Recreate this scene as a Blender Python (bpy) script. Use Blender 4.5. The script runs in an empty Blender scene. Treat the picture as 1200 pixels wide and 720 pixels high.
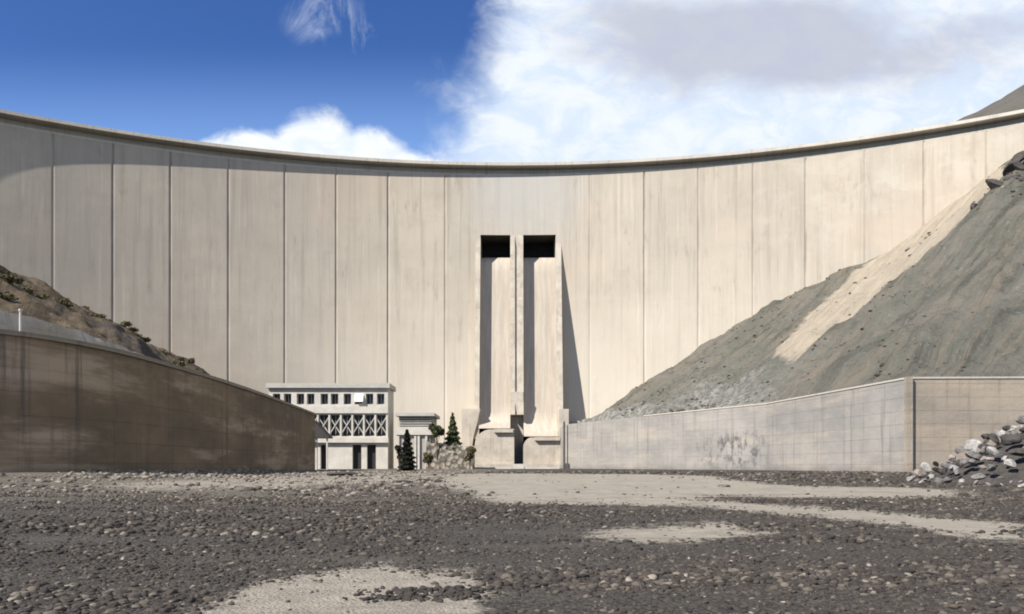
import bpy, bmesh, math, random
import numpy as np
from mathutils import Vector, Matrix
rng = np.random.default_rng(11)
random.seed(11)
C = bpy.context.scene.collection
PI = math.pi

# ------------------------------------------------------------------ numbers
def ss(a, b, x):
    t = np.clip((np.asarray(x, float) - a) / (b - a), 0, 1)
    return t * t * (3 - 2 * t)

def _hash(ix, iy, seed):
    n = (ix.astype(np.int64) * 374761393 + iy.astype(np.int64) * 668265263 + seed * 1442695041) & 0xFFFFFFFF
    n = ((n ^ (n >> 13)) * 1274126177) & 0xFFFFFFFF
    return ((n ^ (n >> 16)) & 0xFFFF) / 65535.0

def vnoise(x, y, seed=0):
    x = np.asarray(x, float); y = np.asarray(y, float)
    ix = np.floor(x); iy = np.floor(y)
    fx = x - ix; fy = y - iy
    fx = fx * fx * (3 - 2 * fx); fy = fy * fy * (3 - 2 * fy)
    a = _hash(ix, iy, seed); b = _hash(ix + 1, iy, seed)
    c = _hash(ix, iy + 1, seed); d = _hash(ix + 1, iy + 1, seed)
    return (a + (b - a) * fx) * (1 - fy) + (c + (d - c) * fx) * fy

def fbm(x, y, seed=0, oct=4):
    s = 0; a = .5; f = 1.0
    for k in range(oct):
        s = s + a * (vnoise(x * f, y * f, seed + 17 * k) - .5); a *= .5; f *= 2.03
    return s * 2          # about -1 .. 1

def inside(px, py, poly):
    px = np.asarray(px); py = np.asarray(py)
    r = np.zeros(px.shape, bool); n = len(poly)
    for i in range(n):
        x1, y1 = poly[i]; x2, y2 = poly[(i + 1) % n]
        if y1 == y2: continue
        c = ((y1 > py) != (y2 > py)) & (px < (x2 - x1) * (py - y1) / (y2 - y1) + x1)
        r ^= c
    return r

# ------------------------------------------------------------------ mesh helpers
def link(name, me, parent=None, smooth=False):
    o = bpy.data.objects.new(name, me); C.objects.link(o)
    if parent is not None: o.parent = parent
    if smooth: me.polygons.foreach_set('use_smooth', [True] * len(me.polygons))
    return o

def mesh_np(name, V, F, mat, parent=None, smooth=False, attrs=None, loc=None):
    """V (n,3), F list of faces or (m,k) array -> ONE mesh object"""
    me = bpy.data.meshes.new(name)
    V = np.asarray(V, np.float32)
    if isinstance(F, np.ndarray):
        m, k = F.shape
        me.vertices.add(len(V)); me.vertices.foreach_set('co', V.ravel())
        me.loops.add(m * k); me.loops.foreach_set('vertex_index', F.astype(np.int32).ravel())
        me.polygons.add(m); me.polygons.foreach_set('loop_start', np.arange(0, m * k, k, dtype=np.int32))
        me.update(calc_edges=True); me.validate()
    else:
        me.from_pydata([tuple(map(float, v)) for v in V], [], F); me.update()
    for an, av in (attrs or {}).items():
        av = np.asarray(av, np.float32)
        if av.ndim == 1:
            me.attributes.new(an, 'FLOAT', 'POINT').data.foreach_set('value', av)
        else:
            me.attributes.new(an, 'FLOAT_VECTOR', 'POINT').data.foreach_set('vector', av.ravel())
    if mat: me.materials.append(mat)
    o = link(name, me, parent, smooth)
    if loc is not None: o.location = loc
    return o

def grid_faces(nu, nv, flip=False):
    i, j = np.meshgrid(np.arange(nu - 1), np.arange(nv - 1), indexing='ij')
    a = (i * nv + j).ravel(); b = a + nv; c = b + 1; d = a + 1
    return np.stack([a, d, c, b] if flip else [a, b, c, d], 1)

class MB:
    """collects simple solids and builds them as one mesh object"""
    def __init__(s): s.v = []; s.f = []
    def add(s, v, f):
        b = len(s.v); s.v += [tuple(p) for p in v]; s.f += [tuple(b + i for i in q) for q in f]; return s
    def box(s, x0, x1, y0, y1, z0, z1):
        v = [(x, y, z) for z in (z0, z1) for y in (y0, y1) for x in (x0, x1)]
        return s.add(v, [(0, 2, 3, 1), (4, 5, 7, 6), (0, 1, 5, 4), (2, 6, 7, 3), (0, 4, 6, 2), (1, 3, 7, 5)])
    def extrude(s, poly, axis, a0, a1):
        """poly: list of 2-D points; axis 'x': (y,z), 'y': (x,z), 'z': (x,y)"""
        n = len(poly)
        def P(p, a):
            return {'x': (a, p[0], p[1]), 'y': (p[0], a, p[1]), 'z': (p[0], p[1], a)}[axis]
        v = [P(p, a0) for p in poly] + [P(p, a1) for p in poly]
        f = [tuple(range(n)), tuple(range(2 * n - 1, n - 1, -1))]
        f += [(i, n + i, n + (i + 1) % n, (i + 1) % n) for i in range(n)]
        return s.add(v, f)
    def tube(s, p, q, r0, r1, n=8):
        p = Vector(p); q = Vector(q); d = (q - p).normalized()
        a = d.orthogonal().normalized(); b = d.cross(a)
        v = []
        for c, r in ((p, r0), (q, r1)):
            v += [c + (a * math.cos(2 * PI * k / n) + b * math.sin(2 * PI * k / n)) * r for k in range(n)]
        f = [(k, (k + 1) % n, n + (k + 1) % n, n + k) for k in range(n)] + [tuple(range(n - 1, -1, -1)), tuple(range(n, 2 * n))]
        return s.add(v, f)
    def build(s, name, mat, parent=None, bevel=0, loc=None):
        me = bpy.data.meshes.new(name); me.from_pydata(s.v, [], s.f)
        bm = bmesh.new(); bm.from_mesh(me)
        bmesh.ops.recalc_face_normals(bm, faces=bm.faces)
        if bevel:
            bmesh.ops.bevel(bm, geom=list(bm.edges), offset=bevel, segments=2, affect='EDGES', clamp_overlap=True)
        bm.to_mesh(me); bm.free()
        me.materials.append(mat)
        o = link(name, me, parent)
        if loc is not None: o.location = loc
        return o

def tag(o, label, cat, group=None, kind=None):
    o['label'] = label; o['category'] = cat
    if group: o['group'] = group
    if kind: o['kind'] = kind
    return o
def struct(o, label=None, kind='structure'):
    o['kind'] = kind
    if label: o['label'] = label
    return o
def empty(name, loc):
    o = bpy.data.objects.new(name, None); C.objects.link(o); o.location = loc
    o.empty_display_size = .5
    return o
def part(o, parent):
    """parent a world-space mesh to an Empty that stands at its own place"""
    o.parent = parent; o.matrix_parent_inverse = parent_matrix(parent).inverted(); return o
def parent_matrix(p):
    return Matrix.Translation(p.location)

# ------------------------------------------------------------------ material helpers
class M:
    def __init__(s, name, rough=.9):
        s.m = bpy.data.materials.new(name); s.m.use_nodes = True
        s.nt = s.m.node_tree; s.b = s.nt.nodes['Principled BSDF']
        s.b.inputs['Roughness'].default_value = rough
        s.b.inputs['Specular IOR Level'].default_value = .25
    def n(s, t, **kw):
        x = s.nt.nodes.new(t)
        for k, v in kw.items(): setattr(x, k, v)
        return x
    def L(s, a, b): s.nt.links.new(a, b)
    def put(s, sock, v):
        if hasattr(v, 'is_output') or isinstance(v, bpy.types.NodeSocket): s.L(v, sock)
        elif isinstance(v, (tuple, list)) and len(v) == 3 and sock.type == 'RGBA': sock.default_value = (*v, 1)
        else: sock.default_value = v
    def attr(s, name, what='Fac'):
        x = s.n('ShaderNodeAttribute', attribute_name=name); return x.outputs[what]
    def obj(s): return s.n('ShaderNodeTexCoord').outputs['Object']
    def geo(s): return s.n('ShaderNodeNewGeometry').outputs['Position']
    def mapv(s, v, sc=(1, 1, 1), loc=(0, 0, 0)):
        x = s.n('ShaderNodeMapping'); s.L(v, x.inputs[0])
        x.inputs['Scale'].default_value = sc; x.inputs['Location'].default_value = loc
        return x.outputs[0]
    def noise(s, v, sc=1, det=4, ro=.6, dist=0):
        x = s.n('ShaderNodeTexNoise'); s.L(v, x.inputs['Vector'])
        x.inputs['Scale'].default_value = sc; x.inputs['Detail'].default_value = det
        x.inputs['Roughness'].default_value = ro; x.inputs['Distortion'].default_value = dist
        return x.outputs['Fac']
    def vor(s, v, sc=1, feature='F1', out='Distance'):
        x = s.n('ShaderNodeTexVoronoi', feature=feature); s.L(v, x.inputs['Vector']); x.inputs['Scale'].default_value = sc
        return x.outputs[out]
    def white(s, w):
        x = s.n('ShaderNodeTexWhiteNoise', noise_dimensions='1D'); s.L(w, x.inputs['W']); return x.outputs['Value']
    def math(s, op, a, b=0.0, c=None):
        x = s.n('ShaderNodeMath', operation=op)
        s.put(x.inputs[0], a); s.put(x.inputs[1], b)
        if c is not None: s.put(x.inputs[2], c)
        return x.outputs[0]
    def rng(s, v, a, b, c=0., d=1.):
        x = s.n('ShaderNodeMapRange', interpolation_type='SMOOTHSTEP'); s.L(v, x.inputs[0])
        for k, w in zip((1, 2, 3, 4), (a, b, c, d)): s.put(x.inputs[k], w)
        return x.outputs[0]
    def mix(s, f, a, b, mode='MIX'):
        x = s.n('ShaderNodeMix', data_type='RGBA', blend_type=mode)
        s.put(x.inputs[0], f); s.put(x.inputs[6], a); s.put(x.inputs[7], b)
        return x.outputs[2]
    def sep(s, v):
        x = s.n('ShaderNodeSeparateXYZ'); s.L(v, x.inputs[0]); return x.outputs
    def base(s, c): s.put(s.b.inputs['Base Color'], c); return s
    def bump(s, h, dist=.1, st=1.):
        x = s.n('ShaderNodeBump'); x.inputs['Strength'].default_value = st; x.inputs['Distance'].default_value = dist
        s.L(h, x.inputs['Height']); s.L(x.outputs[0], s.b.inputs['Normal']); return s

def mat_plain(name, col, col2=None, sc=2., rough=.85, bump=.02):
    m = M(name, rough); p = m.obj()
    n = m.noise(p, sc, 6, .65)
    m.base(m.mix(m.rng(n, .3, .7), col, col2 or tuple(c * .72 for c in col)))
    if bump: m.bump(m.noise(p, sc * 6, 4), bump)
    return m.m

# dam concrete: 'st' = (metres along the arc, height)
def mat_dam():
    m = M('dam_concrete', .92); st = m.attr('st', 'Vector'); x = m.sep(st); s_, t_ = x[0], x[1]
    big = m.noise(m.mapv(st, (.02, .03, 1)), 1, 5, .6)
    col = m.mix(m.rng(big, .3, .7), (.455, .405, .325), (.385, .34, .275))
    # each pour block has its own tone
    blk = m.white(m.attr('block'))
    col = m.mix(m.math('MULTIPLY', blk, .35), col, (.30, .275, .235))
    # lift joints
    lift = m.math('FRACT', m.math('MULTIPLY', m.math('ADD', t_, m.math('MULTIPLY', m.noise(m.mapv(st, (.3, .3, 1)), 1, 2), .3)), .4))
    ln = m.math('MULTIPLY', m.rng(lift, 0.0, .10, 1, 0), m.rng(m.noise(m.mapv(st, (.06, .25, 1)), 1, 3), .50, .68))
    col = m.mix(m.math('MULTIPLY', ln, .15), col, (.24, .22, .19))
    # lift bands of differing tone
    lb = m.white(m.math('FLOOR', m.math('MULTIPLY', t_, .4)))
    col = m.mix(m.math('MULTIPLY', lb, .08), col, (.30, .27, .22))
    # vertical run-off streaks
    sk = m.noise(m.mapv(st, (.55, .02, 1)), 1, 6, .7)
    col = m.mix(m.rng(sk, .46, .74, 0, .62), col, (.235, .205, .17))
    sk2 = m.noise(m.mapv(st, (.9, .03, 1), (31, 7, 0)), 1, 5, .7)
    col = m.mix(m.rng(sk2, .52, .72, 0, .55), col, (.52, .475, .395))
    # seepage below lift joints: short dark runs of uneven length
    sp_ = m.noise(m.mapv(st, (.34, .085, 1), (17, 3, 0)), 1, 7, .72, .15)
    col = m.mix(m.rng(sp_, .55, .72, 0, .5), col, (.20, .175, .145))
    ml_ = m.noise(m.mapv(st, (.11, .10, 1), (2, 13, 0)), 1, 7, .68)
    col = m.mix(m.rng(ml_, .5, .7, 0, .35), col, (.30, .26, .21))
    # dirt in and beside the contraction joints
    jd = m.attr('joint')
    jn = m.math('MULTIPLY', jd, m.rng(m.noise(m.mapv(st, (.2, .07, 1)), 1, 4), .34, .66, .08, .8))
    col = m.mix(jn, col, (.115, .10, .085))
    # grey wash under the crest beside the spillway, chalky patches near the right bank
    g = m.math('MULTIPLY', m.rng(m.math('ABSOLUTE', m.math('SUBTRACT', s_, 4.)), 6, 24, 1, 0), m.rng(t_, 58, 84))
    col = m.mix(m.math('MULTIPLY', g, .6), col, (.40, .395, .375))
    ch = m.noise(m.mapv(st, (.13, .16, 1), (3, 9, 0)), 1, 6, .66, .35)
    cz = m.math('MULTIPLY', m.rng(s_, 55, 85), m.rng(t_, 52, 72))
    col = m.mix(m.math('MULTIPLY', cz, m.rng(ch, .50, .66, 0, .5)), col, (.47, .435, .375))
    col = m.mix(m.math('MULTIPLY', cz, m.rng(ch, .34, .46, .35, 0)), col, (.33, .27, .22))
    pk = m.noise(m.mapv(st, (.03, .04, 1), (11, 2, 0)), 1, 3, .5)
    col = m.mix(m.rng(pk, .5, .7, 0, .35), col, (.45, .365, .285))
    # the lower lifts are younger-looking, cleaner and chalkier than the weathered upper ones
    cl_ = m.math('MULTIPLY', m.rng(m.math('ADD', t_, m.math('MULTIPLY', m.noise(m.mapv(st, (.05, .04, 1), (1, 8, 0)), 1, 5, .6), 40.)), 84, 38), m.rng(s_, -95, -50))
    col = m.mix(m.math('MULTIPLY', cl_, .52), col, (.60, .545, .455))
    wl_ = m.math('MULTIPLY', m.rng(s_, -25, -85), m.rng(m.noise(m.mapv(st, (.04, .05, 1), (5, 5, 0)), 1, 5, .65), .3, .6, .35, 1))  # left end darker: grazing-sun shade mixed into the concrete colour
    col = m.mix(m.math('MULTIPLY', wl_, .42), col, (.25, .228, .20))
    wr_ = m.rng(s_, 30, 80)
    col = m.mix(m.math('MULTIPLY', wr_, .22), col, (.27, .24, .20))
    m.base(col)
    m.bump(m.math('ADD', m.math('MULTIPLY', m.rng(lift, 0, .06, 0, 1), .12), m.noise(m.mapv(st, (.5, .35, 1)), 1, 8, .72)), .07, .6)
    return m.m

def mat_wall(name, c1, c2, c3, lift=.55, streak=.5, panel=8., wet=.0, dark=(.07, .06, .05)):
    """board-marked wall concrete; 'st' = (metres along, height)"""
    m = M(name, .93); st = m.attr('st', 'Vector'); x = m.sep(st); s_, t_ = x[0], x[1]
    big = m.noise(m.mapv(st, (.09, .16, 1)), 1, 6, .65)
    col = m.mix(m.rng(big, .32, .68), c1, c2)
    b2 = m.noise(m.mapv(st, (.05, .3, 1), (9, 4, 0)), 1, 5, .7)
    col = m.mix(m.rng(b2, .48, .68, 0, .8), col, c3)
    l = m.math('FRACT', m.math('MULTIPLY', t_, lift))
    ln = m.math('MULTIPLY', m.rng(l, 0, .09, 1, 0), m.rng(m.noise(m.mapv(st, (.12, .5, 1)), 1, 3), .42, .64))
    col = m.mix(m.math('MULTIPLY', ln, .13), col, dark)
    sk = m.noise(m.mapv(st, (1.1, .05, 1)), 1, 6, .7)
    col = m.mix(m.rng(sk, .50, .74, 0, streak), col, dark)
    pl = m.math('FRACT', m.math('DIVIDE', s_, panel))
    pv = m.rng(m.math('ABSOLUTE', m.math('SUBTRACT', pl, .5)), .5 - .10 / panel, .5, 0, .10)
    col = m.mix(pv, col, dark)
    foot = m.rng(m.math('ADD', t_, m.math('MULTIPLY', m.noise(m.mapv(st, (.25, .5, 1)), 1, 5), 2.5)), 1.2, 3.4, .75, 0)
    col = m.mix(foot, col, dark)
    if wet:
        sp = m.noise(m.mapv(st, (.55, .42, 1), (2, 5, 0)), 1, 8, .72, .2)
        mk = m.math('MULTIPLY', m.attr('wet'), m.rng(sp, .46, .62, 0, wet))
        col = m.mix(mk, col, (.08, .078, .082))
    m.base(col)
    m.bump(m.math('ADD', m.math('MULTIPLY', m.rng(l, 0, .07), .25), m.noise(m.mapv(st, (1.4, 1.4, 1)), 1, 8, .75)), .09, .8)
    return m.m

def mat_hill(name, green, grey, brown, streak=.6):
    m = M(name, .97); st = m.attr('st', 'Vector'); p = m.geo()
    n1 = m.noise(p, .035, 6, .65, .4)
    col = m.mix(m.rng(n1, .36, .64), green, grey)
    sk = m.noise(m.mapv(st, (.30, .022, 1)), 1, 6, .68, .3)        # runs down the slope
    col = m.mix(m.rng(sk, .45, .68, 0, streak), col, brown)
    sk2 = m.noise(m.mapv(st, (.22, .03, 1), (40, 3, 0)), 1, 7, .7, .5)
    col = m.mix(m.rng(sk2, .48, .66, 0, .7), col, tuple(c * .55 for c in green))
    n2 = m.noise(p, .35, 6, .72)
    col = m.mix(m.rng(n2, .52, .72, 0, .55), col, tuple(c * .42 for c in grey))
    n3 = m.noise(p, 1.3, 4, .7)
    col = m.mix(m.rng(n3, .58, .70, 0, .45), col, (.34, .32, .27))
    pale = m.attr('pale')
    pc = m.mix(m.rng(m.noise(m.mapv(st, (.5, .06, 1)), 1, 6, .7), .35, .65), (.43, .368, .28), (.34, .292, .225))
    pk_ = m.math('ADD', pale, m.math('MULTIPLY', m.math('SUBTRACT', m.noise(p, .45, 6, .7), .5), 1.0))
    col = m.mix(m.math('MULTIPLY', m.rng(pk_, .25, .75), .95), col, pc)
    scr = m.attr('scree')
    sc = m.mix(m.rng(m.noise(p, .9, 5, .7), .42, .58), (.15, .15, .135), (.36, .355, .33))
    col = m.mix(m.math('MULTIPLY', scr, .7), col, sc)
    dk = m.attr('dark')
    col = m.mix(dk, col, (.065, .055, .05))
    m.base(col)
    m.bump(m.math('ADD', m.noise(p, .5, 8, .75), m.math('MULTIPLY', sk, .9)), 1.5, .95)
    return m.m

# ------------------------------------------------------------------ light, sky, camera
LDIR = Vector((1.25, 1.0, -1.40)).normalized()      # the way the sunlight travels
SUN_EL = math.asin(-LDIR.z)
SUN_AZ = math.atan2(-LDIR.x, -LDIR.y)               # from +Y towards +X
sc = bpy.context.scene
li = bpy.data.lights.new('sun', 'SUN'); li.energy = 4.8; li.angle = math.radians(.53); li.color = (1, .945, .86)
so = bpy.data.objects.new('sun', li); C.objects.link(so); so.location = (-80, -60, 120)
so.rotation_euler = LDIR.to_track_quat('-Z', 'Y').to_euler()

cam = bpy.data.cameras.new('camera'); co = bpy.data.objects.new('camera', cam); C.objects.link(co)
co.location = (0, 0, 1.5); co.rotation_euler = (PI / 2, 0, 0)
cam.sensor_width = 36; cam.lens = 28.5; cam.shift_y = .155; cam.clip_start = .1; cam.clip_end = 6000
sc.camera = co
sc.view_settings.view_transform = 'Standard'; sc.view_settings.look = 'None'
sc.view_settings.exposure = 0.93; sc.view_settings.gamma = 1
sc.view_settings.use_curve_mapping = False
sc.cycles.filter_width = 1.9

def build_world():
    w = bpy.data.worlds.new('World'); sc.world = w; w.use_nodes = True
    m = M.__new__(M); m.nt = w.node_tree; nt = m.nt
    bg = nt.nodes['Background']; STR = .05; bg.inputs[1].default_value = STR
    sky = m.n('ShaderNodeTexSky', sky_type='NISHITA'); sky.sun_disc = False
    sky.sun_elevation = SUN_EL; sky.sun_rotation = SUN_AZ
    sky.altitude = 1900; sky.air_density = 1.0; sky.dust_density = .05; sky.ozone_density = 3.0
    hs = m.n('ShaderNodeHueSaturation'); hs.inputs['Saturation'].default_value = 1.22; hs.inputs['Value'].default_value = 1.62; m.L(sky.outputs[0], hs.inputs['Color'])
    hs.inputs['Hue'].default_value = .513
    d = m.n('ShaderNodeTexCoord').outputs['Generated']
    x, y, z = m.sep(d)[:3]
    yy = m.math('MAXIMUM', y, .12)
    u = m.math('DIVIDE', x, yy); e = m.math('DIVIDE', z, yy)      # direction: tangent right of north, tangent of height
    cv = m.n('ShaderNodeCombineXYZ'); m.L(u, cv.inputs[0]); m.L(e, cv.inputs[1])
    P = cv.outputs[0]
    nA = m.noise(P, 5.5, 9, .58, .25)          # billows
    nB = m.noise(m.mapv(P, (1, 1.5, 1), (4, 2, 0)), 14, 8, .62, .5)
    nm = m.math('ADD', m.math('MULTIPLY', m.math('SUBTRACT', nA, .5), 1.0), m.math('MULTIPLY', m.math('SUBTRACT', nB, .5), .55))
    # great cloud bank: its left edge leans from (-.10, .37) up to (-.01, .57)
    edge = m.math('SUBTRACT', u, m.math('MULTIPLY_ADD', m.math('SUBTRACT', e, .37), .42, -.108))
    bank = m.rng(m.math('ADD', edge, m.math('MULTIPLY', nm, .17)), -.035, .075)
    # round cumulus standing behind the crest
    def puff(cu, ce, ru, re):
        a = m.math('DIVIDE', m.math('SUBTRACT', u, cu), ru); b = m.math('DIVIDE', m.math('SUBTRACT', e, ce), re)
        return m.math('SUBTRACT', 1.0, m.math('SQRT', m.math('ADD', m.math('MULTIPLY', a, a), m.math('MULTIPLY', b, b))))
    pf = puff(-.245, .330, .085, .108)
    for a in ((-.325, .337, .095, .085), (-.285, .332, .07, .085), (-.185, .33, .09, .088), (-.15, .338, .085, .06), (-.23, .34, .2, .06)):
        pf = m.math('MAXIMUM', pf, puff(*a))
    pf = m.rng(m.math('ADD', pf, m.math('MULTIPLY', nm, .62)), -.02, .17)
    # thin wisps high on the left
    wn = m.noise(m.mapv(P, (1, .55, 1), (1, 3, 0)), 13, 8, .66, .8)
    ws = m.math('MAXIMUM', m.math('MAXIMUM', puff(-.232, .555, .06, .045), puff(-.188, .525, .035, .045)), puff(-.045, .50, .055, .05))
    ws = m.math('MULTIPLY', m.rng(ws, -.1, .7), m.rng(wn, .48, .76, 0, .65))
    # thin veil near the horizon line and broken cloud over the rest of the sky
    gen = m.noise(m.mapv(d, (1, 1, 2.2)), 2.3, 8, .6, .3)
    rest = m.math('MULTIPLY', m.rng(gen, .58, .74, 0, .35), m.rng(y, .05, .3, 1, 0))
    hz = m.rng(e, .36, .53, .55, 0)
    cov = m.math('MAXIMUM', m.math('MAXIMUM', bank, pf), m.math('MAXIMUM', ws, rest))
    # cloud tone: bright tops, lilac-grey undersides
    gN = m.noise(m.mapv(P, (1, 1.8, 1), (8, 1, 0)), 4.2, 7, .55, .3)
    grey = m.math('MULTIPLY', m.rng(m.math('ADD', m.math('MULTIPLY', m.math('SUBTRACT', gN, .5), 2.3), puff(.34, .51, .30, .10)), -.08, .70), .80)
    wcol = m.mix(m.rng(nB, .4, .62), (7.8, 9.0, 10.8), (9.6, 10.2, 10.9))
    ccol = m.mix(grey, wcol, (5.5, 5.75, 6.9))
    pcol = m.mix(m.rng(nB, .38, .55), (9.0, 9.9, 10.9), (10.5, 10.8, 11.0))
    ccol = m.mix(pf, ccol, pcol)
    col = m.mix(hz, hs.outputs[0], (3.6, 6.2, 11.5))
    col = m.mix(cov, col, ccol)
    m.L(col, bg.inputs[0])
build_world()

# ------------------------------------------------------------------ the ground: one sheet, river bed rising gently to the dam
def ground_z(x, y):
    x = np.asarray(x, float); y = np.asarray(y, float)
    z = .75 * ss(15, 95, y)
    z = z + .62 * np.exp(-(((x + 34) / 13) ** 2 + ((y - 55) / 20) ** 2)) + .35 * np.exp(-(((x + 33) / 6) ** 2 + ((y - 90) / 28) ** 2))
    near = np.exp(-((x / 60) ** 2 + (y / 90) ** 2))
    z = z + near * (.10 * fbm(x * .16, y * .16, 3, 3) + .035 * fbm(x * .8, y * .8, 5, 3))
    return z

SAND = [[(-3.4, 6), (-3.2, 9.9), (-3.0, 11.1), (-2.5, 12.1), (-1.7, 12.5), (-.75, 11.5), (-.45, 9.9), (-.55, 6)],
        [(1.5, 17.4), (2.4, 16.4), (4.2, 16.9), (5.9, 18.7), (6.3, 21.3), (3.3, 20.0)],
        [(-4.8, 54), (-1.4, 33.3), (.6, 30), (6.4, 29.8), (7.6, 26.3), (9.7, 21), (9.4, 15.2), (13.6, 20.5), (12, 25.2), (10.2, 29),
         (7.6, 32.6), (9.3, 38.2), (14.6, 34.2), (19.7, 34.9), (23.9, 44.6), (15.2, 50), (17.4, 72), (4.9, 84), (-6.3, 80)],
        [(-24, 46), (-20, 40), (-13, 44), (-6, 60), (-8, 90), (-16, 80)]]
def sand_soft(x, y):
    """0..1, rising over a ragged border"""
    x = np.asarray(x, float); y = np.asarray(y, float)
    k = np.clip(y / 14, .6, 3); r = np.zeros(np.shape(x)); N = 10
    for q in range(N):
        a = 2.4 * q; rad = .85 * k * math.sqrt((q + .5) / N)
        jx = x + .4 * k * fbm(x * 1.3 / k, y * 1.3 / k, 21, 4) + rad * math.cos(a)
        jy = y + .6 * k * fbm(x * 1.3 / k, y * 1.3 / k, 43, 4) + 1.6 * rad * math.sin(a)
        h = np.zeros(np.shape(x))
        for i, p in enumerate(SAND): h = np.maximum(h, inside(jx, jy, p) * (.5 if i == 3 else 1.0))
        r += h / N
    return r
def sand_mask(x, y): return sand_soft(x, y)

def axis(spec):
    out = [spec[0][0]]
    for a, b, st in spec:
        n = max(1, int(round((b - a) / st))); out += list(np.linspace(a, b, n + 1)[1:])
    return np.array(out)
gx = axis([(-2500, -400, 300), (-400, -100, 25), (-100, -30, 2.5), (-30, -9, .5), (-9, 14, .18), (14, 32, .5), (32, 100, 2.5), (100, 400, 25), (400, 2500, 300)])
gy = axis([(-600, -60, 60), (-60, 4, 4), (4, 24, .18), (24, 60, .45), (60, 130, 1.5), (130, 260, 6), (260, 3000, 200)])
X, Y = np.meshgrid(gx, gy, indexing='ij')
Z = ground_z(X, Y)
m = M('river_bed', .97); p = m.geo(); sa = m.attr('sand')
v1 = m.n('ShaderNodeTexVoronoi'); m.L(p, v1.inputs['Vector']); v1.inputs['Scale'].default_value = 22
v2 = m.n('ShaderNodeTexVoronoi'); m.L(p, v2.inputs['Vector']); v2.inputs['Scale'].default_value = 60
pv = m.math('ADD', m.math('MULTIPLY', m.sep(v1.outputs['Color'])[0], .6), m.math('MULTIPLY', m.sep(v2.outputs['Color'])[1], .4))
gr = m.mix(m.rng(pv, .2, .85), (.018, .016, .014), (.082, .072, .060))                  # grit of many tones
gxy = m.sep(p); gr = m.mix(m.math('MULTIPLY', m.math('MULTIPLY', m.rng(gxy[1], 20, 42), m.rng(gxy[0], 3, -8)), .6), gr, (.15, .132, .108))
gr = m.mix(m.rng(m.noise(m.mapv(p, (.16, .5, 1)), 1, 6, .65), .46, .70, 0, .45), gr, (.095, .083, .068))   # silty strips
sn = m.mix(m.rng(m.noise(p, 1.4, 7, .72), .35, .65), (.315, .282, .228), (.235, .212, .174))
sn = m.mix(m.rng(m.noise(m.mapv(p, (.25, .8, 1), (4, 1, 0)), 1, 6, .65), .50, .66, 0, .55), sn, (.145, .131, .11))  # damp
sn = m.mix(m.math('MULTIPLY', m.rng(m.vor(p, 9), .10, .30, .85, 0), m.rng(m.noise(p, .9, 4), .45, .6)), sn, (.07, .062, .052))
sn = m.mix(m.rng(v2.outputs['Distance'], .2, .6, .28, 0), sn, (.10, .088, .07))
fr = m.math('ADD', sa, m.math('ADD', m.math('MULTIPLY', m.math('SUBTRACT', m.noise(p, 2.2, 6, .7), .5), 1.1), m.math('MULTIPLY', m.math('SUBTRACT', pv, .5), .35)))
m.base(m.mix(m.rng(fr, .20, .55), gr, sn))
hgt = m.math('ADD', m.math('MULTIPLY', v1.outputs['Distance'], -.5), m.math('ADD', m.noise(p, 7, 7, .75), m.math('MULTIPLY', m.noise(m.mapv(p, (1.2, 5, 1)), 1, 3), .5)))
m.bump(hgt, .06, .9)
g = mesh_np('ground', np.stack([X, Y, Z], -1).reshape(-1, 3), grid_faces(len(gx), len(gy)), m.m, smooth=True, attrs={'sand': sand_mask(X, Y).ravel()})
struct(g, 'dry stony river bed with patches of tan sand')

# rock shapes
def ico(sub):
    bm = bmesh.new(); bmesh.ops.create_icosphere(bm, subdivisions=sub, radius=1)
    v = np.array([x.co[:] for x in bm.verts]); f = np.array([[x.index for x in q.verts] for q in bm.faces]); bm.free(); return v, f
def rock_verts(v, r, cuts=7, jit=.10):
    """a sphere cut by random planes: flat faces, broken edges"""
    p = v.copy()
    for k in range(cuts):
        n = r.normal(size=3); n /= np.linalg.norm(n); c = r.uniform(.45, .85)
        d = p @ n; over = d > c
        p[over] -= np.outer(d[over] - c, n)
    return p * (1 + r.normal(size=(len(p), 1)) * jit)

def stones_mesh(name, pos, size, tint, sub, mat, nvar=10, flat=.62):
    v0, f0 = ico(sub); var = [rock_verts(v0, rng, 6, .05) for _ in range(nvar)]
    n = len(pos); nv = len(v0)
    V = np.empty((n, nv, 3), np.float32); k = rng.integers(0, nvar, n)
    for q in range(nvar): V[k == q] = var[q]
    sx = size * rng.uniform(.75, 1.3, n); sy = size * rng.uniform(.75, 1.3, n); sz = size * rng.uniform(.7, 1.15, n) * flat
    V *= np.stack([sx, sy, sz], 1)[:, None, :]
    a = rng.uniform(0, 2 * PI, n); ca, sa_ = np.cos(a)[:, None], np.sin(a)[:, None]
    t = rng.normal(0, .25, n)[:, None]
    x, y, z = V[..., 0].copy(), V[..., 1].copy(), V[..., 2].copy()
    y, z = y * np.cos(t) - z * np.sin(t), y * np.sin(t) + z * np.cos(t)
    V[..., 0] = x * ca - y * sa_; V[..., 1] = x * sa_ + y * ca; V[..., 2] = z
    V += pos[:, None, :]
    F = (f0[None] + (np.arange(n) * nv)[:, None, None]).reshape(-1, 3)
    return mesh_np(name, V.reshape(-1, 3), F, mat, attrs={'tint': np.repeat(tint, nv)})

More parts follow.
